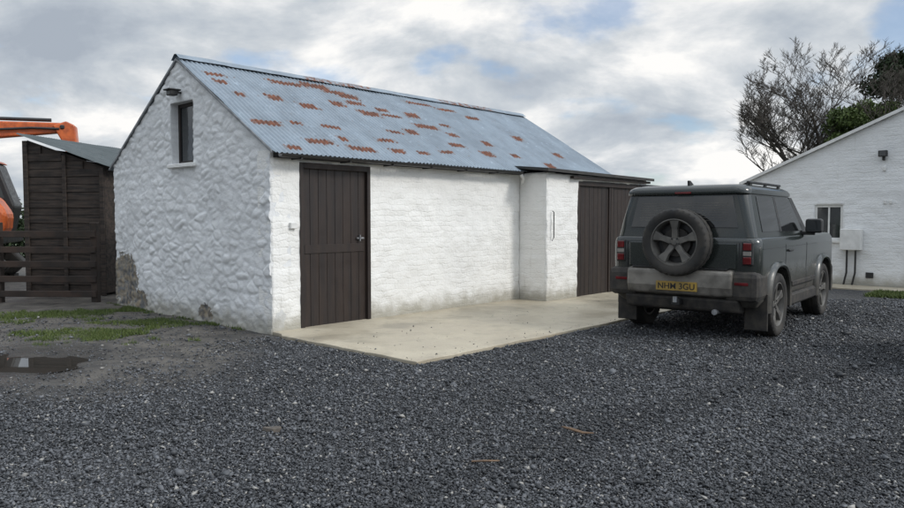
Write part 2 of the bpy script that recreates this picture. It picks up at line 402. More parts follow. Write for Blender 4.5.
# ---------------------------------------------------------------- shed
SWd=1.65; SDp=3.0; sr=.33
shed=empty('timber_shed',(-8.32,14.15,0),R(-10))
zt=lambda x:3.02-sr*x
bd=[]
for i in range(20):
    z0=.05+i*.15
    xe=min(SWd,max(0,(3.0-(z0+.146))/sr))
    if xe<=.05: continue
    bd.append(((0,-.012*(i%2)-.004*random.random(),z0),(xe,.025,z0+.144)))
boxes('front_boards',bd,M['board'],shed,.004)
meshobj('front_wall_backing',[(0,.03,0),(SWd,.03,0),(SWd,.03,zt(SWd)),(0,.03,zt(0))],[(0,1,2,3)],M['board'],shed)
boxes('side_boards_left',[((-.02-.012*(i%2),.03,.05+i*.15),(.0,SDp,.05+i*.15+.146)) for i in range(19)],M['board'],shed,.004)
boxes('side_wall_right',[((SWd-.02,.04,.05),(SWd,SDp,2.44))],M['board'],shed)
boxes('back_wall',[((0,SDp,.05),(SWd,SDp+.03,2.45))],M['board'],shed)
boxes('corner_posts',[((-.05,-.05,0),(.05,-.018,3.0)),((SWd-.05,-.05,0),(SWd+.04,-.018,2.46)),((.80,-.045,0),(.88,-.018,2.72))],M['board'],shed,.005)
ro=corrugated('shed_roof',-.12,SDp+.2,lambda q:(.12-(SWd+.38)*q,3.10-sr*(-.12+(SWd+.38)*q),-.31,.95),14,.076,.012,M['roofgreen'],shed)
ro.rotation_euler=(0,0,R(90))
# ---------------------------------------------------------------- fence
fence=empty('wooden_fence',(-6.25,12.75,0),R(180-2))
posts=[];rails=[]
for i in range(5):
    x=.08+i*1.75; posts.append(((x-.06,-.06,-.1),(x+.06,.06,1.42)))
boxes('posts',posts,M['fence'],fence,.01)
for zc in (.16,.42,.68,.94,1.22):
    for i in range(4):
        x0=.08+i*1.75; dz=random.uniform(-.03,.03)
        rails.append(((x0-.05,.062,zc-.055+dz),(x0+1.70,.095,zc+.055+dz)))
boxes('rails',rails,M['fence'],fence,.005)
# ---------------------------------------------------------------- excavator
M['orange']=simple('orange_paint',(.60,.13,.03),(.38,.08,.025),5,.4,bump=.1)
M['track']=simple('track_steel',(.06,.055,.05),(.03,.028,.026),5,.7,.3)
ex=empty('excavator',(-12.25,17.3,0),R(20))
for sy in (-.95,.95):
    prof=[(-1.3,.05),(1.3,.05),(1.6,.35),(1.3,.68),(-1.3,.68),(-1.6,.35)]
    extr('track',prof,sy-.22,sy+.22,M['track'],ex,.06)
    boxes('track_shoes',[((x,sy-.24,.0),(x+.1,sy+.24,.06)) for x in np.arange(-1.3,1.3,.17)]+[((x,sy-.24,.66),(x+.1,sy+.24,.72)) for x in np.arange(-1.3,1.3,.17)],M['track'],ex)
boxes('undercarriage',[((-.7,-.8,.3),(.7,.8,.7)),((-.4,-.4,.7),(.4,.4,.9))],M['track'],ex,.03)
boxes('upper_body',[((-1.5,-1.1,.9),(1.5,1.1,1.15))],M['black'],ex,.03)
extr('engine_cover',[(-1.55,1.16),(.1,1.16),(.1,2.0),(-1.2,2.0),(-1.5,1.85)],-1.1,1.1,M['orange'],ex,.08)
extr('counterweight',[(-1.95,1.0),(-1.56,.95),(-1.56,1.95),(-1.75,1.95),(-2.0,1.7)],-1.15,1.15,M['orange'],ex,.12)
extr('tool_deck',[(.12,1.16),(1.55,1.16),(1.6,1.6),(1.35,2.0),(.12,2.05)],-1.12,-.3,M['orange'],ex,.10)
boxes('deck_vent',[((.5,-1.128,1.3+i*.07),(1.2,-1.122,1.335+i*.07)) for i in range(6)],M['black'],ex)
extr('cab_shell',[(.25,1.16),(1.35,1.16),(1.5,1.8),(1.15,2.85),(.25,2.85)],.2,1.1,M['black'],ex,.05)
extr('cab_roof',[(.2,2.855),(1.2,2.855),(1.1,2.93),(.25,2.93)],.18,1.12,M['orange'],ex,.03)
extr('cab_glass',[(.35,1.85),(1.32,1.85),(1.08,2.7),(.35,2.7)],.19,1.11,M['winglass'],ex)
tube('exhaust',[(-.9,-.5,2.0),(-.9,-.5,2.4)],.05,M['black'],ex)
extr('boom',[(.15,1.3),(.5,1.25),(.72,2.9),(1.05,3.42),(2.75,3.64),(2.8,3.78),(2.6,3.86),(.95,3.84),(.35,3.3)],-.20,.10,M['orange'],ex,.03)
extr('stick',[(2.45,3.78),(2.75,3.90),(2.95,3.8),(3.1,1.7),(2.95,1.6),(2.70,3.3)],-.26,.16,M['orange'],ex,.03)
extr('bucket',[(2.85,1.65),(3.2,1.6),(3.3,1.0),(2.8,.5),(2.2,.65),(2.5,1.0)],-.45,.4,M['track'],ex,.03)
tube('boom_ram',[(.7,-.3,1.4),(.95,-.3,3.3)],.06,M['black'],ex); tube('stick_ram',[(1.1,-.05,3.92),(2.4,-.05,3.93)],.045,M['black'],ex)
tube('hydraulic_hose',[(.5,-.24,2.2),(.75,-.26,3.2),(1.1,-.26,3.62),(2.0,-.26,3.7),(2.6,-.26,3.7)],.03,M['black'],ex)
boxes('pivot_pins',[((.62,-.24,3.0),(.74,-.16,3.12)),((1.0,-.24,3.62),(1.12,-.16,3.74)),((2.62,-.3,3.7),(2.72,-.24,3.8))],M['black'],ex,.02)
tube('bucket_ram',[(3.0,-.02,3.4),(3.2,-.02,1.9)],.05,M['steel'],ex)
# ---------------------------------------------------------------- SUV
def carpaint():
    m=NT('dark_satin_car_paint'); p=m.pos(); z=m.sep(p)[2]
    zz=m.math('ADD',z,m.math('MULTIPLY',m.noise(4,5,.6),-.5))
    d=m.rng(zz,.1,.75,.75,.05)
    n=m.rng(m.noise(18,5,.7),.35,.7,.5,1)
    dn=m.math('MULTIPLY',d,n)
    c=m.mix(dn,(.014,.019,.018),(.115,.10,.082))
    rg=m.rng(d,0,.7,.14,.75)
    return m.fin(c,rg,0,None,.7)
M['paint']=carpaint()
def mudplastic():
    m=NT('muddy_black_plastic')
    d=m.rng(m.noise(7,5,.65),.35,.75,.1,.7)
    return m.fin(m.mix(d,(.014,.014,.015),(.085,.074,.06)),.8)
M['mudp']=mudplastic()
M['rubber']=simple('tyre_rubber',(.045,.041,.036),(.018,.018,.018),5,.85,bump=.4,bscale=50)
M['rim']=simple('dirty_rim',(.15,.143,.13),(.09,.086,.08),7,.5,.3)
M['bump']=simple('dirty_silver_trim',(.24,.225,.20),(.13,.12,.105),5,.5,.25,bump=.1)
M['cglass']=simple('tinted_car_glass',(.006,.007,.008),(.008,.009,.009),2,.04,0,spec=1.0)
M['red']=simple('red_lens',(.13,.006,.008),(.08,.005,.006),5,.15)
M['clear']=simple('clear_lens',(.25,.23,.21),(.18,.17,.16),5,.2)
M['yellow']=simple('yellow_plate',(.42,.27,.05),(.28,.19,.05),6,.5)
M['text']=simple('plate_lettering',(.01,.01,.01),(.02,.02,.02),5,.5)
def ring(z,x0,x1,hw,r,n=6):
    pts=[]
    for cx,cy,a0 in ((x1-r,hw-r,0),(x0+r,hw-r,90),(x0+r,-hw+r,180),(x1-r,-hw+r,270)):
        for k in range(n+1):
            a=R(a0+90*k/n); pts.append((cx+r*math.cos(a),cy+r*math.sin(a),z))
    return pts
def loft(name,rings,mat,parent,ang=40):
    v=[];n=len(rings[0]);f=[]
    for r in rings: v+=r
    for j in range(len(rings)-1):
        for i in range(n): f.append((j*n+i,j*n+(i+1)%n,(j+1)*n+(i+1)%n,(j+1)*n+i))
    f.append(tuple(range(n))[::-1]); f.append(tuple((len(rings)-1)*n+i for i in range(n)))
    ob=meshobj(name,v,f,mat,parent); fixn(ob); return smoothang(ob,ang)
def lathe(name,prof,mat,parent,n=64,tread=None,loc=None,rot=None):
    v=[];f=[];m=len(prof)
    for i in range(n):
        a=2*math.pi*i/n
        for j,(r,y) in enumerate(prof):
            rr=r-(.010 if tread and j in tread and (i+(j%2)*1)%3==0 else 0)
            v.append((rr*math.cos(a),y,rr*math.sin(a)))
    for i in range(n):
        for j in range(m-1):
            f.append((i*m+j,((i+1)%n)*m+j,((i+1)%n)*m+j+1,i*m+j+1))
    ob=meshobj(name,v,f,mat,parent,loc=loc,rot=rot); fixn(ob); return smoothang(ob,35)
def panel(name,pts,th,mat,parent,bev=.0):
    P=[Vector(p) for p in pts]; nn=(P[1]-P[0]).cross(P[2]-P[0]).normalized(); n=len(P)
    v=[p-nn*.01 for p in P]+[p+nn*th for p in P]
    f=[tuple(range(n))[::-1],tuple(range(n,2*n))]+[(i,(i+1)%n,(i+1)%n+n,i+n) for i in range(n)]
    ob=meshobj(name,v,f,mat,parent); fixn(ob)
    if bev: bevel(ob,bev,3)
    return ob
def wheel(parent,loc,rz,nm,sc=1.0,spin=0):
    w=empty(nm,loc,rz,parent); w.scale=(sc,sc,sc); w.rotation_euler=(0,0,rz)
    lathe('tyre',[(.275,.105),(.295,.118),(.330,.130),(.365,.128),(.392,.115),(.403,.085),(.407,.04),(.397,.035),(.397,.02),(.408,.015),(.408,-.015),(.397,-.02),(.397,-.035),(.407,-.04),(.403,-.085),(.392,-.115),(.365,-.128),(.325,-.13),(.285,-.118),(.262,-.105)],M['rubber'],w,96,tread={4,5,6,13,14,15})
    lathe('rim_barrel',[(.280,.100),(.284,.112),(.272,.114),(.262,.095),(.245,.04),(.24,-.10),(.262,-.105)],M['rim'],w,48)
    lathe('brake_disc',[(.0,.02),(.17,.02),(.175,.01),(.175,-.02),(.0,-.02)],M['track'],w,32)
    lathe('wheel_well_disc',[(.0,-.03),(.243,-.03)],M['black'],w,32)
    lathe('hub',[(.0,.085),(.030,.085),(.036,.078),(.06,.075),(.078,.06),(.08,.0),(.0,.0)],M['rim'],w,24)
    for k in range(5):
        a=R(90+72*k+spin)
        pr=[(.05,-.044),(.16,-.038),(.26,-.070),(.266,0),(.26,.070),(.16,.038),(.05,.044)]
        v=[];
        for y0 in (0,1):
            for r,s in pr:
                y=.045 if y0==0 else (.072+.030*(r/.25))
                ss=s*(1 if y0==0 else .82)
                v.append((r*math.cos(a)-ss*math.sin(a),y,r*math.sin(a)+ss*math.cos(a)))
        n=len(pr); f=[tuple(range(n)),tuple(range(n,2*n))[::-1]]+[(i,i+n,(i+1)%n+n,(i+1)%n) for i in range(n)]
        o=meshobj('spoke_%d'%k,v,f,M['rim'],w); fixn(o); bevel(o,.006,2)
        lathe('nut_%d'%k,[(0,.086),(.010,.086),(.011,.07)],M['black'],w,8,loc=(.052*math.cos(a+.6),0,.052*math.sin(a+.6)))
    return w
def suv(name,loc,rz,plate=True):
    c=empty(name,loc,rz)
    WB=2.587; BZ=1.27; TW=.765
    body=loft('lower_body',[ring(.42,-.70,3.28,.86,.10),ring(.50,-.79,3.38,.925,.13),ring(.70,-.82,3.42,.94,.15),ring(1.0,-.83,3.42,.945,.16),ring(BZ-.13,-.83,3.41,.945,.16),ring(BZ-.07,-.825,3.39,.940,.155),ring(BZ-.025,-.815,3.35,.918,.14),ring(BZ,-.79,3.3,.875,.12)],M['paint'],c)
    cut=[]
    for x in (0,WB):
        for sy in (1,-1):
            o=lathe('cut',[(0,.60*sy),(.475,.60*sy),(.475,1.2*sy),(0,1.2*sy)],M['mudp'],c,40,loc=(x,0,.42)); cut.append(o)
            md=body.modifiers.new('b','BOOLEAN'); md.object=o; md.operation='DIFFERENCE'; md.solver='EXACT'
    applymods(body)
    for o in cut: bpy.data.objects.remove(o)
    smoothang(body,40)
    for i,x in enumerate((0,WB)):
        for sy in (1,-1):
            v=[];f=[];N=26
            for k in range(N+1):
                a=R(-8+196*k/N)
                sq=1+.06*abs(math.sin(2*a))**1.5
                for r,y in ((.462,.90),(.462,.985),(.485,1.0),(.515,.985),(.54,.94),(.54,.90)):
                    v.append((x+r*sq*math.cos(a),y*sy,.42+r*sq*math.sin(a)))
            for k in range(N):
                for j in range(6): f.append((k*6+j,k*6+(j+1)%6,(k+1)*6+(j+1)%6,(k+1)*6+j))
            f.append(tuple(range(6))); f.append(tuple(N*6+j for j in range(6)))
            o=meshobj('arch_flare',v,f,M['paint'],c); fixn(o); smoothang(o,50)
            wheel(c,(x,sy*.845,.405),0 if sy>0 else math.pi,'wheel',spin=23*i+11*sy)
    hz=lambda z:.885+(z-BZ)*(TW-.885)/(1.8-BZ)
    loft('cabin',[ring(BZ-.005,-.80,1.86,.885,.12),ring(1.5,-.785,1.63,hz(1.5),.13),ring(1.80,-.735,1.30,TW,.14)],M['paint'],c)
    loft('roof',[ring(1.795,-.775,1.30,TW+.022,.16),ring(1.83,-.785,1.32,TW+.022,.17),ring(1.87,-.77,1.27,TW,.17),ring(1.90,-.71,1.18,TW-.05,.15),ring(1.915,-.62,1.05,TW-.14,.12)],M['paint'],c,60)
    def sd(x,z,sy,o=.004): return (x,(hz(z)+o)*sy,z)
    for sy in (1,-1):
        for nm,q in (('quarter_window',[(-.48,1.33),(.30,1.33),(.30,1.765),(-.44,1.765)]),('door_window',[(.40,1.32),(1.52,1.32),(1.14,1.765),(.40,1.765)])):
            pts=[sd(x,z,sy) for x,z in q]
            if sy>0: pts=pts[::-1]
            panel(nm,pts,.004,M['cglass'],c,.003)
        q=[(.302,1.325),(.398,1.325),(.398,1.77),(.302,1.77)]; pts=[sd(x,z,sy,.006) for x,z in q]
        if sy>0: pts=pts[::-1]
        panel('b_pillar',pts,.004,M['black'],c)
        q=[(1.53,1.28),(1.84,1.28),(1.30,1.78),(1.15,1.78)]; pts=[sd(x,z,sy,.003) for x,z in q]
        if sy>0: pts=pts[::-1]
        panel('a_pillar',pts,.004,M['black'],c)
        boxes('roof_rail',[((-.50,sy*.70-.02,1.925),(.95,sy*.70+.02,1.955))]+[((x,sy*.70-.015,1.89),(x+.08,sy*.70+.015,1.926)) for x in (-.45,.2,.85)],M['black'],c,.008)
        boxes('side_sill',[((.52,min(sy*.86,sy*.97),.33),(WB-.52,max(sy*.86,sy*.97),.50))],M['mudp'],c,.03)
        y0,y1=sorted((sy*.9455,sy*.9475))
        boxes('door_gaps',[((.36,y0,.52),(.368,y1,1.16)),((1.52,y0,.52),(1.528,y1,1.16)),((.36,y0,.515),(1.528,y1,.522)),((-.70,y0,1.125),(2.2,y1,1.129))],M['black'],c)
        y0,y1=sorted((sy*.945,sy*.975))
        boxes('door_handle',[((.45,y0,1.06),(.65,y1,1.09))],M['black'],c,.008)
        boxes('body_moulding',[((.62,y0,.60),(WB-.62,y1,.66))],M['mudp'],c,.006)
        mir=empty('wing_mirror',(1.50,sy*1.05,1.31),0,c)
        box('mirror_shell',(-.06,-.10,-.02),(.08,.12,.18),M['black'],mir,.035)
        box('mirror_arm',(-.02,min(-sy*.2,0),-.05),(.04,max(-sy*.2,0),.0),M['black'],mir,.01)
        box('mirror_glass',(-.064,-.08,.0),(-.061,.10,.16),M['winglass'],mir)
        ya,yb=sorted((sy*.735,sy*.87))
        box('tail_light_surround',(-.842,ya,.93),(-.75,yb,1.22),M['black'],c,.02)
        ya,yb=sorted((sy*.755,sy*.85))
        boxes('tail_light_red',[((-.852,ya,1.115),(-.84,yb,1.20)),((-.852,ya,.95),(-.84,yb,1.035))],M['red'],c,.008)
        boxes('tail_light_clear',[((-.848,ya,1.05),(-.84,yb,1.10))],M['clear'],c,.006)
        y0,y1=sorted((sy*.70,sy*.97))
        box('mud_flap',(-.55,y0,.13),(-.52,y1,.58),M['mudp'],c,.008)
        box('bumper_corner',(-.905,min(sy*.55,sy*.95),.50),(-.44,max(sy*.55,sy*.95),.86),M['mudp'],c,.07)
        box('bumper_reflector',(-.912,min(sy*.68,sy*.84),.70),(-.90,max(sy*.68,sy*.84),.735),M['red'],c,.004)
    panel('windscreen',[(1.83,-.76,1.30),(1.83,.76,1.30),(1.325,.68,1.78),(1.325,-.68,1.78)],.006,M['cglass'],c)
    rx=lambda z:-.80+(z-BZ)*.065/(1.8-BZ)
    panel('rear_window',[(rx(1.38)-.012,.68,1.38),(rx(1.38)-.012,-.68,1.38),(rx(1.77)-.012,-.60,1.77),(rx(1.77)-.012,.60,1.77)],.006,M['cglass'],c,.004)
    boxes('rear_window_guard',[((rx(z)-.022,-.56,z),(rx(z)-.019,.56,z+.003)) for z in np.arange(1.47,1.70,.03)],M['bump'],c)
    boxes('tailgate_gaps',[((-.835,-.715,.80),(-.829,-.707,1.20)),((-.835,.707,.80),(-.829,.715,1.20)),((-.835,-.65,.80),(-.829,.65,.808))],M['black'],c)
    box('tailgate_panel',(-.846,-.68,.88),(-.815,.68,1.20),M['paint'],c,.02)
    box('spare_carrier',(-.92,-.16,1.0),(-.78,.16,1.40),M['black'],c,.03)
    wheel(c,(-.965,0,1.20),R(90),'spare_wheel',1.03)
    box('brake_light',(-.80,-.10,1.80),(-.77,.10,1.825),M['red'],c,.004)
    tube('rear_wiper',[(-.81,.3,1.40),(-.83,.05,1.45),(-.815,-.28,1.43)],.008,M['black'],c,6)
    extr('antenna_fin',[(-.60,1.90),(-.40,1.91),(-.56,1.975),(-.61,1.975)],-.015,.015,M['black'],c,.008)
    extr('rear_bumper',[(-.80,.52),(-.93,.56),(-.965,.66),(-.96,.84),(-.92,.87),(-.80,.88)],-.66,.66,M['bump'],c,.03)
    extr('bumper_tread',[(-.80,.882),(-.93,.875),(-.93,.89),(-.80,.895)],-.6,.6,M['black'],c)
    extr('rear_valance',[(-.6,.32),(-.84,.36),(-.89,.52),(-.6,.54)],-.72,.72,M['mudp'],c,.03)
    box('tow_bracket',(-1.0,-.05,.42),(-.8,.05,.50),M['black'],c,.01)
    tube('tow_ball',[(-1.0,0,.46),(-1.0,0,.53)],.028,M['steel'],c)
    tube('exhaust',[(-.5,-.45,.36),(-.90,-.45,.36)],.035,M['steel'],c)
    if plate:
        box('number_plate',(-.978,-.26,.60),(-.966,.26,.715),M['yellow'],c,.004)
        cu=bpy.data.curves.new('plate_characters','FONT'); cu.body='NHM 3GU'; cu.size=.105; cu.align_x='CENTER'; cu.extrude=.001; cu.offset=.001
        t=bpy.data.objects.new('plate_characters',cu); t.location=(-.980,0,.622); t.rotation_euler=(R(90),0,R(-90)); cu.materials.append(M['text']); link(t,c)
    box('front_grille',(3.40,-.55,.80),(3.435,.55,1.05),M['black'],c,.02)
    for sy in (1,-1):
        box('headlight',(3.39,min(sy*.58,sy*.86),.82),(3.44,max(sy*.58,sy*.86),1.04),M['clear'],c,.04)
    extr('front_bumper',[(3.2,.42),(3.44,.46),(3.50,.60),(3.48,.76),(3.2,.78)],-.93,.93,M['mudp'],c,.05)
    box('underbody',(-.55,-.6,.30),(3.1,.6,.43),M['black'],c,.03)
    tube('rear_axle',[(0,-.75,.40),(0,.75,.40)],.06,M['black'],c)
    tube('front_axle',[(WB,-.75,.40),(WB,.75,.40)],.06,M['black'],c)
    loft('bonnet',[ring(BZ-.01,1.7,3.30,.78,.1),ring(BZ+.03,1.75,3.22,.72,.1)],M['paint'],c)
    return c
CF=math.atan2(.786,.62)
suv('parked_suv',(3.38,9.66,0),CF)
def hatch(name,loc,rz):
    c=empty(name,loc,rz); WB=2.5
    body=loft('lower_body',[ring(.20,-.70,3.2,.80,.2),ring(.30,-.78,3.30,.86,.25),ring(.55,-.80,3.34,.88,.28),ring(.75,-.78,3.28,.875,.28),ring(.88,-.74,3.05,.85,.3),ring(.93,-.70,2.8,.80,.3)],M['paint'],c)
    cut=[]
    for x in (0,WB):
        for sy in (1,-1):
            o=lathe('cut',[(0,.60*sy),(.36,.60*sy),(.36,1.2*sy),(0,1.2*sy)],M['mudp'],c,40,loc=(x,0,.32)); cut.append(o)
            md=body.modifiers.new('b','BOOLEAN'); md.object=o; md.operation='DIFFERENCE'; md.solver='EXACT'
            wheel(c,(x,sy*.76,.315),0 if sy>0 else math.pi,'wheel',.775)
    applymods(body)
    for o in cut: bpy.data.objects.remove(o)
    smoothang(body,40)
    loft('cabin',[ring(.92,-.66,2.35,.80,.25),ring(1.2,-.55,1.85,.70,.25),ring(1.42,-.35,1.35,.60,.22)],M['cglass'],c)
    loft('roof',[ring(1.415,-.40,1.38,.62,.22),ring(1.46,-.25,1.15,.52,.2)],M['paint'],c)
    for sy in (1,-1): box('headlight',(3.05,min(sy*.5,sy*.78),.62),(3.27,max(sy*.5,sy*.78),.74),M['clear'],c,.03)
    box('front_grille',(3.3,-.4,.35),(3.35,.4,.5),M['black'],c,.02)
    return c
hatch('parked_car',(4.98+3.34,7.15,0),R(180))
# ---------------------------------------------------------------- ground
ground_m=NT('gravel_and_mud_ground'); g=ground_m
p=g.pos(); sx,sy_,sz=g.sep(p)[:3]
nz=g.math('MULTIPLY',g.math('SUBTRACT',g.noise(.7,5,vec=p),.5),2.6)
mx=g.rng(g.math('ADD',sx,nz),-1.6,-3.0)
my=g.rng(g.math('ADD',sy_,nz),5.2,6.6)
mud=g.math('MULTIPLY',mx,my)
cellc=g.sep(g.vor(66,'F1',p,'Color'))[0]
stone=g.mix(g.rng(cellc,0,1,smooth=False),(.021,.023,.027),(.105,.110,.120))
stone=g.mix(g.rng(cellc,.93,.95),stone,(.24,.23,.22))
stone=g.mix(g.rng(g.vor(66,'DISTANCE_TO_EDGE',p),.0,.14,.7,0),stone,(.014,.014,.015))
big=g.rng(g.noise(.55,4,vec=p),.4,.65); stone=g.mix(g.math('MULTIPLY',big,.35),stone,(.085,.083,.08))
mudc=g.mix(g.rng(g.noise(3,6,.65,vec=p),.3,.7),(.036,.033,.030),(.125,.112,.095))
mudc=g.mix(g.rng(g.vor(40,'F1',p),.0,.22,.7,0),mudc,(.19,.18,.165))
c=g.mix(mud,stone,mudc)
dist=g.new('ShaderNodeVectorMath',operation='LENGTH'); g.link(p,dist.inputs[0])
far=g.rng(dist.outputs['Value'],26,34)
gr=g.mix(g.rng(g.noise(.3,6,vec=p),.3,.7),(.035,.06,.018),(.07,.10,.03))
c=g.mix(far,c,gr)
hh=g.math('ADD',g.math('MULTIPLY',g.rng(g.vor(66,'DISTANCE_TO_EDGE',p),0,.3),g.math('SUBTRACT',1.1,mud)),g.math('MULTIPLY',g.noise(12,6,.7,vec=p),1.2))
pd=g.new('ShaderNodeVectorMath',operation='DISTANCE'); g.link(p,pd.inputs[0]); pd.inputs[1].default_value=(-4.7,7.3,0)
wet=g.rng(g.math('ADD',pd.outputs['Value'],g.math('MULTIPLY',nz,.5)),.7,1.6,1,0)
c=g.mix(g.math('MULTIPLY',wet,.6),c,(.02,.019,.018))
rg=g.mix(wet,g.rng(mud,0,1,.62,.55),(.18,.18,.18))
g.fin(c,rg,0,g.bump(hh,.9,.018),.4)
def gh(x,y):
    h=0
    if -13<x<15 and 1<y<23: h=.012*fb(x*.8,y*.8,0)-.004
    if x<-2.5 and 5<y<13 and x>-13: h+=.03*fb(x*.9,y*1.3,4)*min(1,(-2.5-x)/1.5)
    h=min(h,.02)
    d=((x+4.75)/.85)**2+((y-7.25)/.5)**2
    h=h*(1-math.exp(-d*.5))+.012*fb(x*3,y*3,9)*math.exp(-d*.3)-.026*math.exp(-d*1.2)+.014*math.exp(-d*.3)
    return h
def grid_ground():
    xs=sorted(set(list(np.round(np.concatenate([np.arange(-14,-7,.25),np.arange(-7,-2.5,.07),np.arange(-2.5,16,.25)]),3))+[-2500,-600,-150,-60,-30,30,60,150,600,2500]))
    ys=sorted(set(list(np.round(np.concatenate([np.arange(0,6,.25),np.arange(6,8.6,.07),np.arange(8.6,24,.25)]),3))+[-2500,-600,-150,-40,-10,35,60,150,600,2500]))
    v=[(x,y,gh(x,y)) for y in ys for x in xs];f=[]
    nx=len(xs)
    for j in range(len(ys)-1):
        for i in range(nx-1): a=j*nx+i; f.append((a,a+1,a+nx+1,a+nx))
    return meshobj('ground',v,f,ground_m.m,None,True)
grid_ground()
cm=NT('concrete'); p=cm.pos()
c=cm.mix(cm.rng(cm.noise(1.2,6,.6,vec=p),.3,.7),(.37,.32,.235),(.48,.43,.33))
c=cm.mix(cm.rng(cm.noise(6,6,.7,vec=p),.50,.75,0,.65),c,(.25,.22,.17))
c=cm.mix(cm.rng(cm.noise(120,3,vec=p),.4,.7,0,.35),c,(.22,.20,.17))
st=cm.rng(cm.noise(.7,5,.6,vec=p,dist=.6),.52,.66,0,.6); c=cm.mix(st,c,(.20,.18,.14))
cm.fin(c,cm.rng(cm.noise(1.2,4,vec=p),.4,.7,.4,.8),0,cm.bump(cm.noise(60,5,.7,vec=p),.35,.006),.4)
def pad(name,poly,h,mat):
    bm=bmesh.new(); vs=[bm.verts.new(bw(s,t,h)) for s,t in poly]; f=bm.faces.new(vs)
    r=bmesh.ops.extrude_face_region(bm,geom=[f])
    for q in r['geom']:
        if isinstance(q,bmesh.types.BMVert): q.co.z=-.06
    bmesh.ops.recalc_face_normals(bm,faces=bm.faces)
    me=bpy.data.meshes.new(name); bm.to_mesh(me); bm.free(); me.materials.append(mat)
    ob=bpy.data.objects.new(name,me); link(ob); bevel(ob,.008); return ob
edge=[]
for i in range(60):
    s=-.08+ (11.5+.08)*i/59; edge.append((s,-2.74-.045*fb(s*1.6,0,2)))
edgeL=[(-.08-.05*fb(t*2,1,5),t) for t in np.linspace(-.35,-2.6,18)]
pad('concrete_pavement',[(.02,.2),(.0,-.2)]+edgeL+edge+[(11.5,-9.0),(12.36,-9.0),(12.36,.2)],.032,cm.m)
# ---------------------------------------------------------------- gravel stones
N=560000
yy=3.0+ (13.2-3.0)*rng.random(N)**1.45
xx=(rng.random(N)*2-1)*(yy*.78+.4)
keepp=np.ones(N,bool)
dx=xx-C.x;dy=yy-C.y
S=dx*math.cos(BA)+dy*math.sin(BA); T=-dx*math.sin(BA)+dy*math.cos(BA)
onpad=(S>-.12)&(S<12.5)&(T>-2.78)&(T<5.2)
spill=(S>-.05)&(T<-.7)&(T>-2.70)&(rng.random(N)<.003+.03*np.clip((-T-2.4)/.3,0,1)**2)
keepp&=~(onpad&~spill)
keepp&=~((S>-.12)&(T>0))
nzv=np.array([fb(a*.7,b*.7,1,3) for a,b in zip(xx,yy)])
mudv=np.clip((-1.7-(xx+nzv*1.1))/1.3,0,1)*np.clip((yy+nzv*1.1-5.2)/1.3,0,1)
keepp&= rng.random(N) > mudv*.90
pud=((xx+4.75)/1.0)**2+((yy-7.25)/.6)**2
keepp&= pud>1.0
keepp&= ~((xx<-5.0)&(yy>11))
sp=spill[keepp]; xx=xx[keepp];yy=yy[keepp];nzk=nzv[keepp];mk=mudv[keepp];n=len(xx)
size=rng.lognormal(math.log(.0060),.42,n)*np.clip(1+(yy-4)*.05,1,1.4)*np.where(sp,.65,1)
base=np.array([[1,0,0],[0,1,0],[-1,0,0],[0,-1,0],[0,0,1],[0,0,-1]],float)
V=base[None]*np.ones((n,1,1)); V+=rng.normal(0,.28,(n,6,3))
sc=np.stack([1+.5*rng.random(n),.7+.4*rng.random(n),.45+.35*rng.random(n)],1)
V*=sc[:,None,:]*size[:,None,None]
a=rng.random(n)*2*math.pi; tl=rng.normal(0,.35,n)
ct,stt=np.cos(tl),np.sin(tl); X=V[...,0].copy();Z=V[...,2].copy(); V[...,0]=X*ct[:,None]-Z*stt[:,None]; V[...,2]=X*stt[:,None]+Z*ct[:,None]
ca,sa=np.cos(a),np.sin(a); X=V[...,0].copy();Y=V[...,1].copy(); V[...,0]=X*ca[:,None]-Y*sa[:,None]; V[...,1]=X*sa[:,None]+Y*ca[:,None]
V[...,0]+=xx[:,None];V[...,1]+=yy[:,None];V[...,2]+=(size*rng.uniform(.0,.9,n))[:,None]+.002+np.where(sp,.032,0)[:,None]
tri=np.array([[0,1,4],[1,2,4],[2,3,4],[3,0,4],[1,0,5],[2,1,5],[3,2,5],[0,3,5]])
Fc=(np.arange(n)[:,None,None]*6+tri[None]).reshape(-1,3)
def fastmesh(name,V,Fc,mat,parent=None,attr=None):
    me=bpy.data.meshes.new(name); V=V.reshape(-1,3); k=Fc.shape[1]
    me.vertices.add(len(V)); me.vertices.foreach_set('co',V.astype(np.float32).ravel())
    me.loops.add(Fc.size); me.loops.foreach_set('vertex_index',Fc.astype(np.int32).ravel())
    me.polygons.add(len(Fc)); me.polygons.foreach_set('loop_start',np.arange(0,Fc.size,k,dtype=np.int32))
    me.polygons.foreach_set('loop_total',np.full(len(Fc),k,dtype=np.int32))
    me.update(calc_edges=True); me.validate()
    if attr is not None:
        at=me.attributes.new('tone','FLOAT','POINT'); at.data.foreach_set('value',attr.astype(np.float32))
    me.materials.append(mat); ob=bpy.data.objects.new(name,me); return link(ob,parent)
gm=NT('slate_gravel'); t=gm.attr('tone')
c=gm.mix(gm.rng(t,0,.9,smooth=False),(.021,.023,.026),(.128,.134,.145)); c=gm.mix(gm.rng(t,.95,.96),c,(.29,.28,.26))
gm.fin(c,.55,0,None,.4)
tone=rng.random(n)**1.4
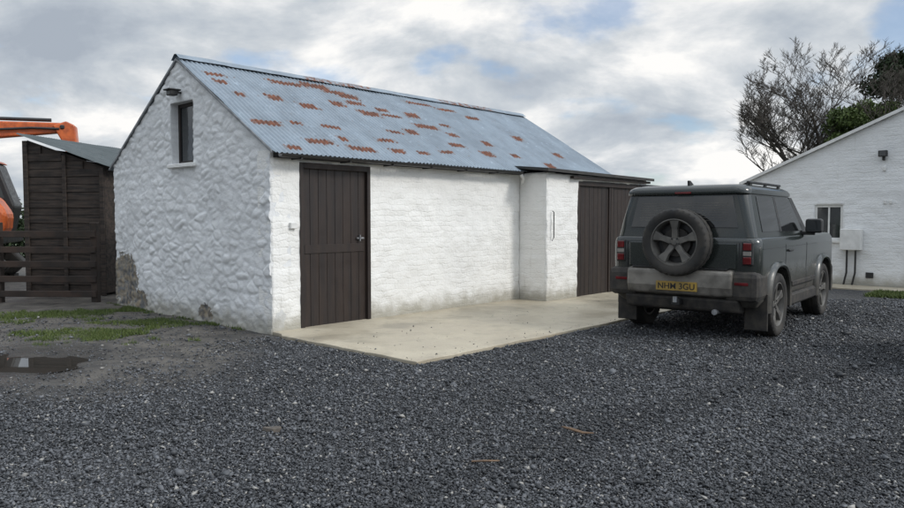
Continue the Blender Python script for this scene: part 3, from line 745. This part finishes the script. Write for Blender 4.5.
# vehicle-worn bands: wheels press the gravel into darker, finer strips
def track(px,py):
    r=np.hypot(px-9.5,py+4.0)
    return np.exp(-((r-10.9)/.22)**2)+np.exp(-((r-12.4)/.22)**2)+.7*np.exp(-((r-9.0)/.2)**2)
band=np.clip(track(xx+.25*nzk,yy+.25*nzk),0,1)
tone=np.where(tone<.94,np.clip(tone*(1.0+.35*nzk)*(1-.5*band),0,.93),tone)
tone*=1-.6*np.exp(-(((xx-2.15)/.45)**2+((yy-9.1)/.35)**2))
tone=np.where((tone<.9)&(mk>.1),np.clip(tone*1.35,0,.93),tone)
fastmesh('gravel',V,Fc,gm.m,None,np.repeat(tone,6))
# ---------------------------------------------------------------- puddle
wm=NT('puddle_water'); wm.fin((.035,.032,.028),.02,0,None,.7); wm.b.inputs['IOR'].default_value=1.4
def puddle(cx,cy,rx,ry,name):
    pts=[(cx+rx*math.cos(6.2832*k/64),cy+ry*math.sin(6.2832*k/64),.0035) for k in range(64)]
    return meshobj(name,pts,[tuple(range(64))],wm.m)
puddle(-4.75,7.25,1.05,.62,'puddle')
# ---------------------------------------------------------------- grass
def blades(name,pts,hmin,hmax,mat,wd=.006):
    n=len(pts); P=np.array(pts); h=rng.uniform(hmin,hmax,n); a=rng.random(n)*6.283; le=rng.normal(0,.5,(n,2))*h[:,None]
    V=np.zeros((n,3,3)); w=wd*(.7+.6*rng.random(n))
    V[:,0,0]=P[:,0]-np.cos(a)*w;V[:,0,1]=P[:,1]-np.sin(a)*w
    V[:,1,0]=P[:,0]+np.cos(a)*w;V[:,1,1]=P[:,1]+np.sin(a)*w
    V[:,2,0]=P[:,0]+le[:,0];V[:,2,1]=P[:,1]+le[:,1];V[:,2,2]=h
    V[:,:2,2]=-.01
    Fc=np.arange(n*3).reshape(-1,3)
    return fastmesh(name,V,Fc,mat,None,np.repeat(rng.random(n),3))
gm2=NT('grass_blades'); t=gm2.attr('tone'); gm2.fin(gm2.mix(t,(.045,.075,.018),(.12,.15,.045)),.6,0,None,.3)
pts=[]
while len(pts)<26000:
    x=random.uniform(-8.5,-2.7); y=random.uniform(8.3,12.6)
    s,tt=wb(x,y)
    if s>-.03: continue
    d=fb(x*1.0,y*1.2,11)+.6*fb(x*4,y*4,3)
    cen=max(1-math.hypot((x+4.75)/1.1,(y-9.1)/.8),1-math.hypot((x+4.3)/.9,(y-10.2)/.5), .8-math.hypot((x+6.3)/1.5,(y-11)/1.2))
    edgeb=max(0,1-(-s)/.25)*.7
    if d*.8+max(cen,edgeb-.15)*1.1>.32+random.uniform(0,.7): pts.append((x,y))
blades('grass_patch',pts,.012,.05,gm2.m)
pts=[]
for i in range(9000):
    s=random.uniform(10.3,11.45); tt=random.uniform(-7,-4.4)
    p=bw(s,tt); pts.append((p.x,p.y))
blades('lawn_strip',pts,.03,.08,gm2.m,.01)
# ---------------------------------------------------------------- debris
M['twig']=simple('dry_twig',(.20,.13,.08),(.11,.07,.045),20,.8)
tube('fallen_twig',[(.78,5.03,.025),(.82,4.95,.035),(.90,4.87,.03),(.97,4.86,.03)],[.006,.010,.009,.004],M['twig'],None,6)
tube('fallen_twig',[(.12,4.32,.02),(.2,4.30,.03),(.29,4.33,.02)],[.005,.007,.004],M['twig'],None,6)
def flatstone(name,x,y,r,h,mat):
    vs=[];k=9
    for zz,s in ((0,1),(h,.85)):
        for i in range(k):
            a=6.283*i/k; rr=r*s*(1+.25*math.sin(3*a+x)+.15*math.sin(5*a)); vs.append((x+rr*math.cos(a)*1.4,y+rr*.8*math.sin(a),zz))
    f=[tuple(range(k))[::-1],tuple(range(k,2*k))]+[(i,(i+1)%k,(i+1)%k+k,i+k) for i in range(k)]
    o=meshobj(name,vs,f,mat); bevel(o,.004)
flatstone('flat_stone',-1.26,5.0,.05,.03,simple('brown_stone',(.13,.11,.09),(.07,.06,.05),12,.7))
# ---------------------------------------------------------------- trees
def add_tube(vs,fs,P,rad,n):
    k0=len(vs)
    for i,p in enumerate(P):
        d=(P[min(i+1,len(P)-1)]-P[max(i-1,0)])
        d.normalize(); up=Vector((0,0,1)) if abs(d.z)<.9 else Vector((1,0,0))
        a=d.cross(up); a.normalize(); b=d.cross(a)
        for k in range(n):
            t=6.2832*k/n; vs.append(p+(a*math.cos(t)+b*math.sin(t))*rad[i])
    for i in range(len(P)-1):
        for k in range(n): fs.append((k0+i*n+k,k0+i*n+(k+1)%n,k0+(i+1)*n+(k+1)%n,k0+(i+1)*n+k))
def bare_tree(name,base,height,mat,seed,kids=(10,6,5,5,5),stems=4,spread=1.0):
    rd=random.Random(seed); vs=[];fs=[]
    cx,cy=base[0],base[1]; cz=height*.58; rx_=height*.34; rz_=height*.42
    def inside(p): return ((p.x-cx)/rx_)**2+((p.y-cy)/rx_)**2+(max(0,p.z-cz)/rz_)**2
    def grow(p,d,length,r,lev):
        if lev>=2 and inside(p)>1.05: return
        seg=5 if lev<2 else 3; P=[p.copy()];rr=[r]; dd=d.copy()
        for i in range(seg):
            dd=(dd+Vector((rd.gauss(0,.13),rd.gauss(0,.13),rd.gauss(.05,.08)))).normalized()
            P.append(P[-1]+dd*length/seg); rr.append(r*(1-.75*(i+1)/seg))
        if lev==1 and inside(P[-1])>1.15:
            P=[p+(x-p)*.65 for x in P]
        add_tube(vs,fs,P,rr,7 if lev<1 else (5 if lev<2 else 3))
        if lev>=len(kids): return
        for k in range(kids[lev]):
            t=.25+.75*(k+rd.random())/kids[lev] if lev else .22+.78*(k+rd.random()*.8)/kids[lev]
            i=min(int(t*seg),seg-1); q=P[i].lerp(P[i+1],t*seg-i)
            az=rd.random()*6.283; side=Vector((math.cos(az),math.sin(az),rd.uniform(-.15,.5)))
            nd=(dd*.75+side*.75*spread).normalized()
            grow(q,nd,length*rd.uniform(.46,.6)*(1.08-.25*t),max(rr[i]*.55,.011),lev+1)
    for s in range(stems):
        az=6.283*s/stems+.4
        grow(Vector(base)+Vector((math.cos(az)*.3,math.sin(az)*.3,0)),Vector((math.cos(az)*.26,math.sin(az)*.26,1)).normalized(),height*.60,.18,0)
    return meshobj(name,vs,fs,mat)
M['bark']=simple('grey_bark',(.085,.072,.06),(.05,.043,.037),10,.9)
bare_tree('bare_tree',(18.4,35.5,0),11.6,M['bark'],23)
def leafcloud(name,blobs,n,size,mat,parent=None):
    vol=np.array([b[3]*b[4]*b[5] for b in blobs]); vol=vol**.8; pr=vol/vol.sum()
    idx=rng.choice(len(blobs),n,p=pr); B=np.array(blobs)[idx]
    d=rng.normal(size=(n,3)); d/=np.linalg.norm(d,axis=1)[:,None]; r=rng.random(n)**.4*(1+.12*rng.normal(size=n))
    P=B[:,:3]+d*r[:,None]*B[:,3:6]
    u=rng.normal(size=(n,3)); u/=np.linalg.norm(u,axis=1)[:,None]; w=np.cross(u,rng.normal(size=(n,3))); w/=np.linalg.norm(w,axis=1)[:,None]
    s=size*(.6+.8*rng.random(n))[:,None]
    V=np.stack([P-u*s,P+w*s*.5,P+u*s,P-w*s*.5],1)
    V[...,2]=np.maximum(V[...,2],0.0)
    return fastmesh(name,V,np.arange(n*4).reshape(-1,4),mat,parent,np.repeat(np.clip(rng.normal(.5,.25,n)+.3*(r-.8),0,1),4))
def leafmat(nm,a,b):
    m=NT(nm); return m.fin(m.mix(m.attr('tone'),a,b),.6,0,None,.25)
lm1=leafmat('dark_evergreen_leaves',(.010,.018,.008),(.035,.055,.022)); lm2=leafmat('ivy_leaves',(.03,.05,.013),(.10,.14,.04))
rd=random.Random(5)
def crown(cx,cy,cz,rx,rz,nb):
    out=[]
    for i in range(nb):
        a=rd.random()*6.283; zz=rd.uniform(-1,1); k=math.sqrt(max(0,1-zz*zz))*rd.uniform(.3,.9)
        s=rd.uniform(.25,.5)
        out.append((cx+rx*k*math.cos(a),cy+rx*k*math.sin(a),cz+rz*zz*.85,rx*s,rx*s,rx*s*.8))
    return out
et=empty('evergreen_tree',(23.1,37.5,0))
tube('trunk',[(0,0,0),(.1,0,3),(0,.1,7)],[.3,.25,.1],M['bark'],et)
leafcloud('foliage',[(b[0]-23.1,b[1]-37.5,*b[2:]) for b in crown(23.1,37.5,6.8,1.9,3.4,40)],24000,.10,lm1,et)
leafcloud('evergreen_shrub',crown(18.5,33.2,5.3,1.3,1.5,26)+crown(20.0,33.2,5.2,1.5,1.6,22)+crown(19.2,33.2,2.4,1.8,2.0,18),36000,.08,lm2)
hb_=[]
for i in range(60):
    x=-38+i*.75; hb_.append((x,26+rd.uniform(-.4,.4),1.0+rd.uniform(-.3,.3),.9,.7,1.2+rd.uniform(-.2,.3)))
leafcloud('hedge',hb_,60000,.08,lm1)
hb_=[]
for i in range(70):
    x=4+i*.9; hb_.append((x,44+rd.uniform(-.4,.4),1.0+rd.uniform(-.3,.3),.9,.7,1.2))
leafcloud('hedge',hb_,40000,.1,lm1)
# ---------------------------------------------------------------- light
sd=Vector((.86,-.38,0)).normalized(); EL=R(36); sundir=Vector((sd.x*math.cos(EL),sd.y*math.cos(EL),math.sin(EL)))
sun=bpy.data.lights.new('sun','SUN'); sun.energy=1.5; sun.angle=R(12); sun.color=(1,.95,.88)
so=bpy.data.objects.new('sun',sun); so.rotation_euler=sundir.to_track_quat('Z','Y').to_euler(); so.location=(0,0,20); link(so)
w=bpy.data.worlds.new('World'); scene.world=w; w.use_nodes=True; t=w.node_tree; t.nodes.clear()
class WN(NT):
    def __init__(s,tree): s.t=tree;s.n=tree.nodes;s.l=tree.links;s._c={}
q=WN(t)
tc=q.new('ShaderNodeTexCoord').outputs['Generated']; X,Y,Z=q.sep(tc)[:3]
den=q.math('ADD',q.math('MAXIMUM',Z,0),.34)
cb=q.new('ShaderNodeCombineXYZ'); q.link(q.math('DIVIDE',X,den),cb.inputs[0]); q.link(q.math('DIVIDE',Y,den),cb.inputs[1])
mp=q.new('ShaderNodeMapping'); mp.inputs['Location'].default_value=(4.1,2.2,0); q.link(cb.outputs[0],mp.inputs['Vector'])
n1=q.noise(2.3,11,.57,vec=mp.outputs[0],dist=.25)
cd=q.new('ShaderNodeVectorMath',operation='DOT_PRODUCT'); q.link(tc,cd.inputs[0]); cd.inputs[1].default_value=Vector((.06,.97,.2)).normalized()
n1=q.math('ADD',n1,q.rng(cd.outputs['Value'],.82,1.0,-.01,.075))
ramp=q.new('ShaderNodeValToRGB'); q.link(n1,ramp.inputs[0])
cr=ramp.color_ramp; stops=[(.38,(.40,.45,.52)),(.47,(.50,.55,.61)),(.54,(.62,.66,.70)),(.60,(.78,.80,.82)),(.67,(1.0,.99,.97))]
cr.elements[0].position,cr.elements[0].color=stops[0][0],(*stops[0][1],1)
cr.elements[1].position,cr.elements[1].color=stops[-1][0],(*stops[-1][1],1)
for s_,c_ in stops[1:-1]: e=cr.elements.new(s_); e.color=(*c_,1)
dt=q.new('ShaderNodeVectorMath',operation='DOT_PRODUCT'); q.link(tc,dt.inputs[0]); dt.inputs[1].default_value=sundir
glow=q.math('MULTIPLY',q.math('POWER',q.math('MAXIMUM',dt.outputs['Value'],0),4),1.8)
gain=q.math('ADD',q.rng(Z,.3,.95,1.0,2.2),glow)
bg1=q.new('ShaderNodeBackground'); q.link(ramp.outputs[0],bg1.inputs[0]); q.link(gain,bg1.inputs[1])
sky=q.new('ShaderNodeTexSky',sky_type='NISHITA'); sky.sun_disc=False; sky.sun_elevation=EL; sky.sun_rotation=math.atan2(sd.x,sd.y); sky.ozone_density=4
bg2=q.new('ShaderNodeBackground'); q.link(sky.outputs[0],bg2.inputs[0]); bg2.inputs[1].default_value=.15
cov=q.rng(q.noise(2.4,6,.5,vec=cb.outputs[0]),.36,.46,.38,1)
ms=q.new('ShaderNodeMixShader'); q.link(cov,ms.inputs[0]); q.link(bg2.outputs[0],ms.inputs[1]); q.link(bg1.outputs[0],ms.inputs[2])
wo=q.new('ShaderNodeOutputWorld'); q.link(ms.outputs[0],wo.inputs[0])
scene.view_settings.view_transform='Standard'; scene.view_settings.look='None'; scene.view_settings.exposure=0
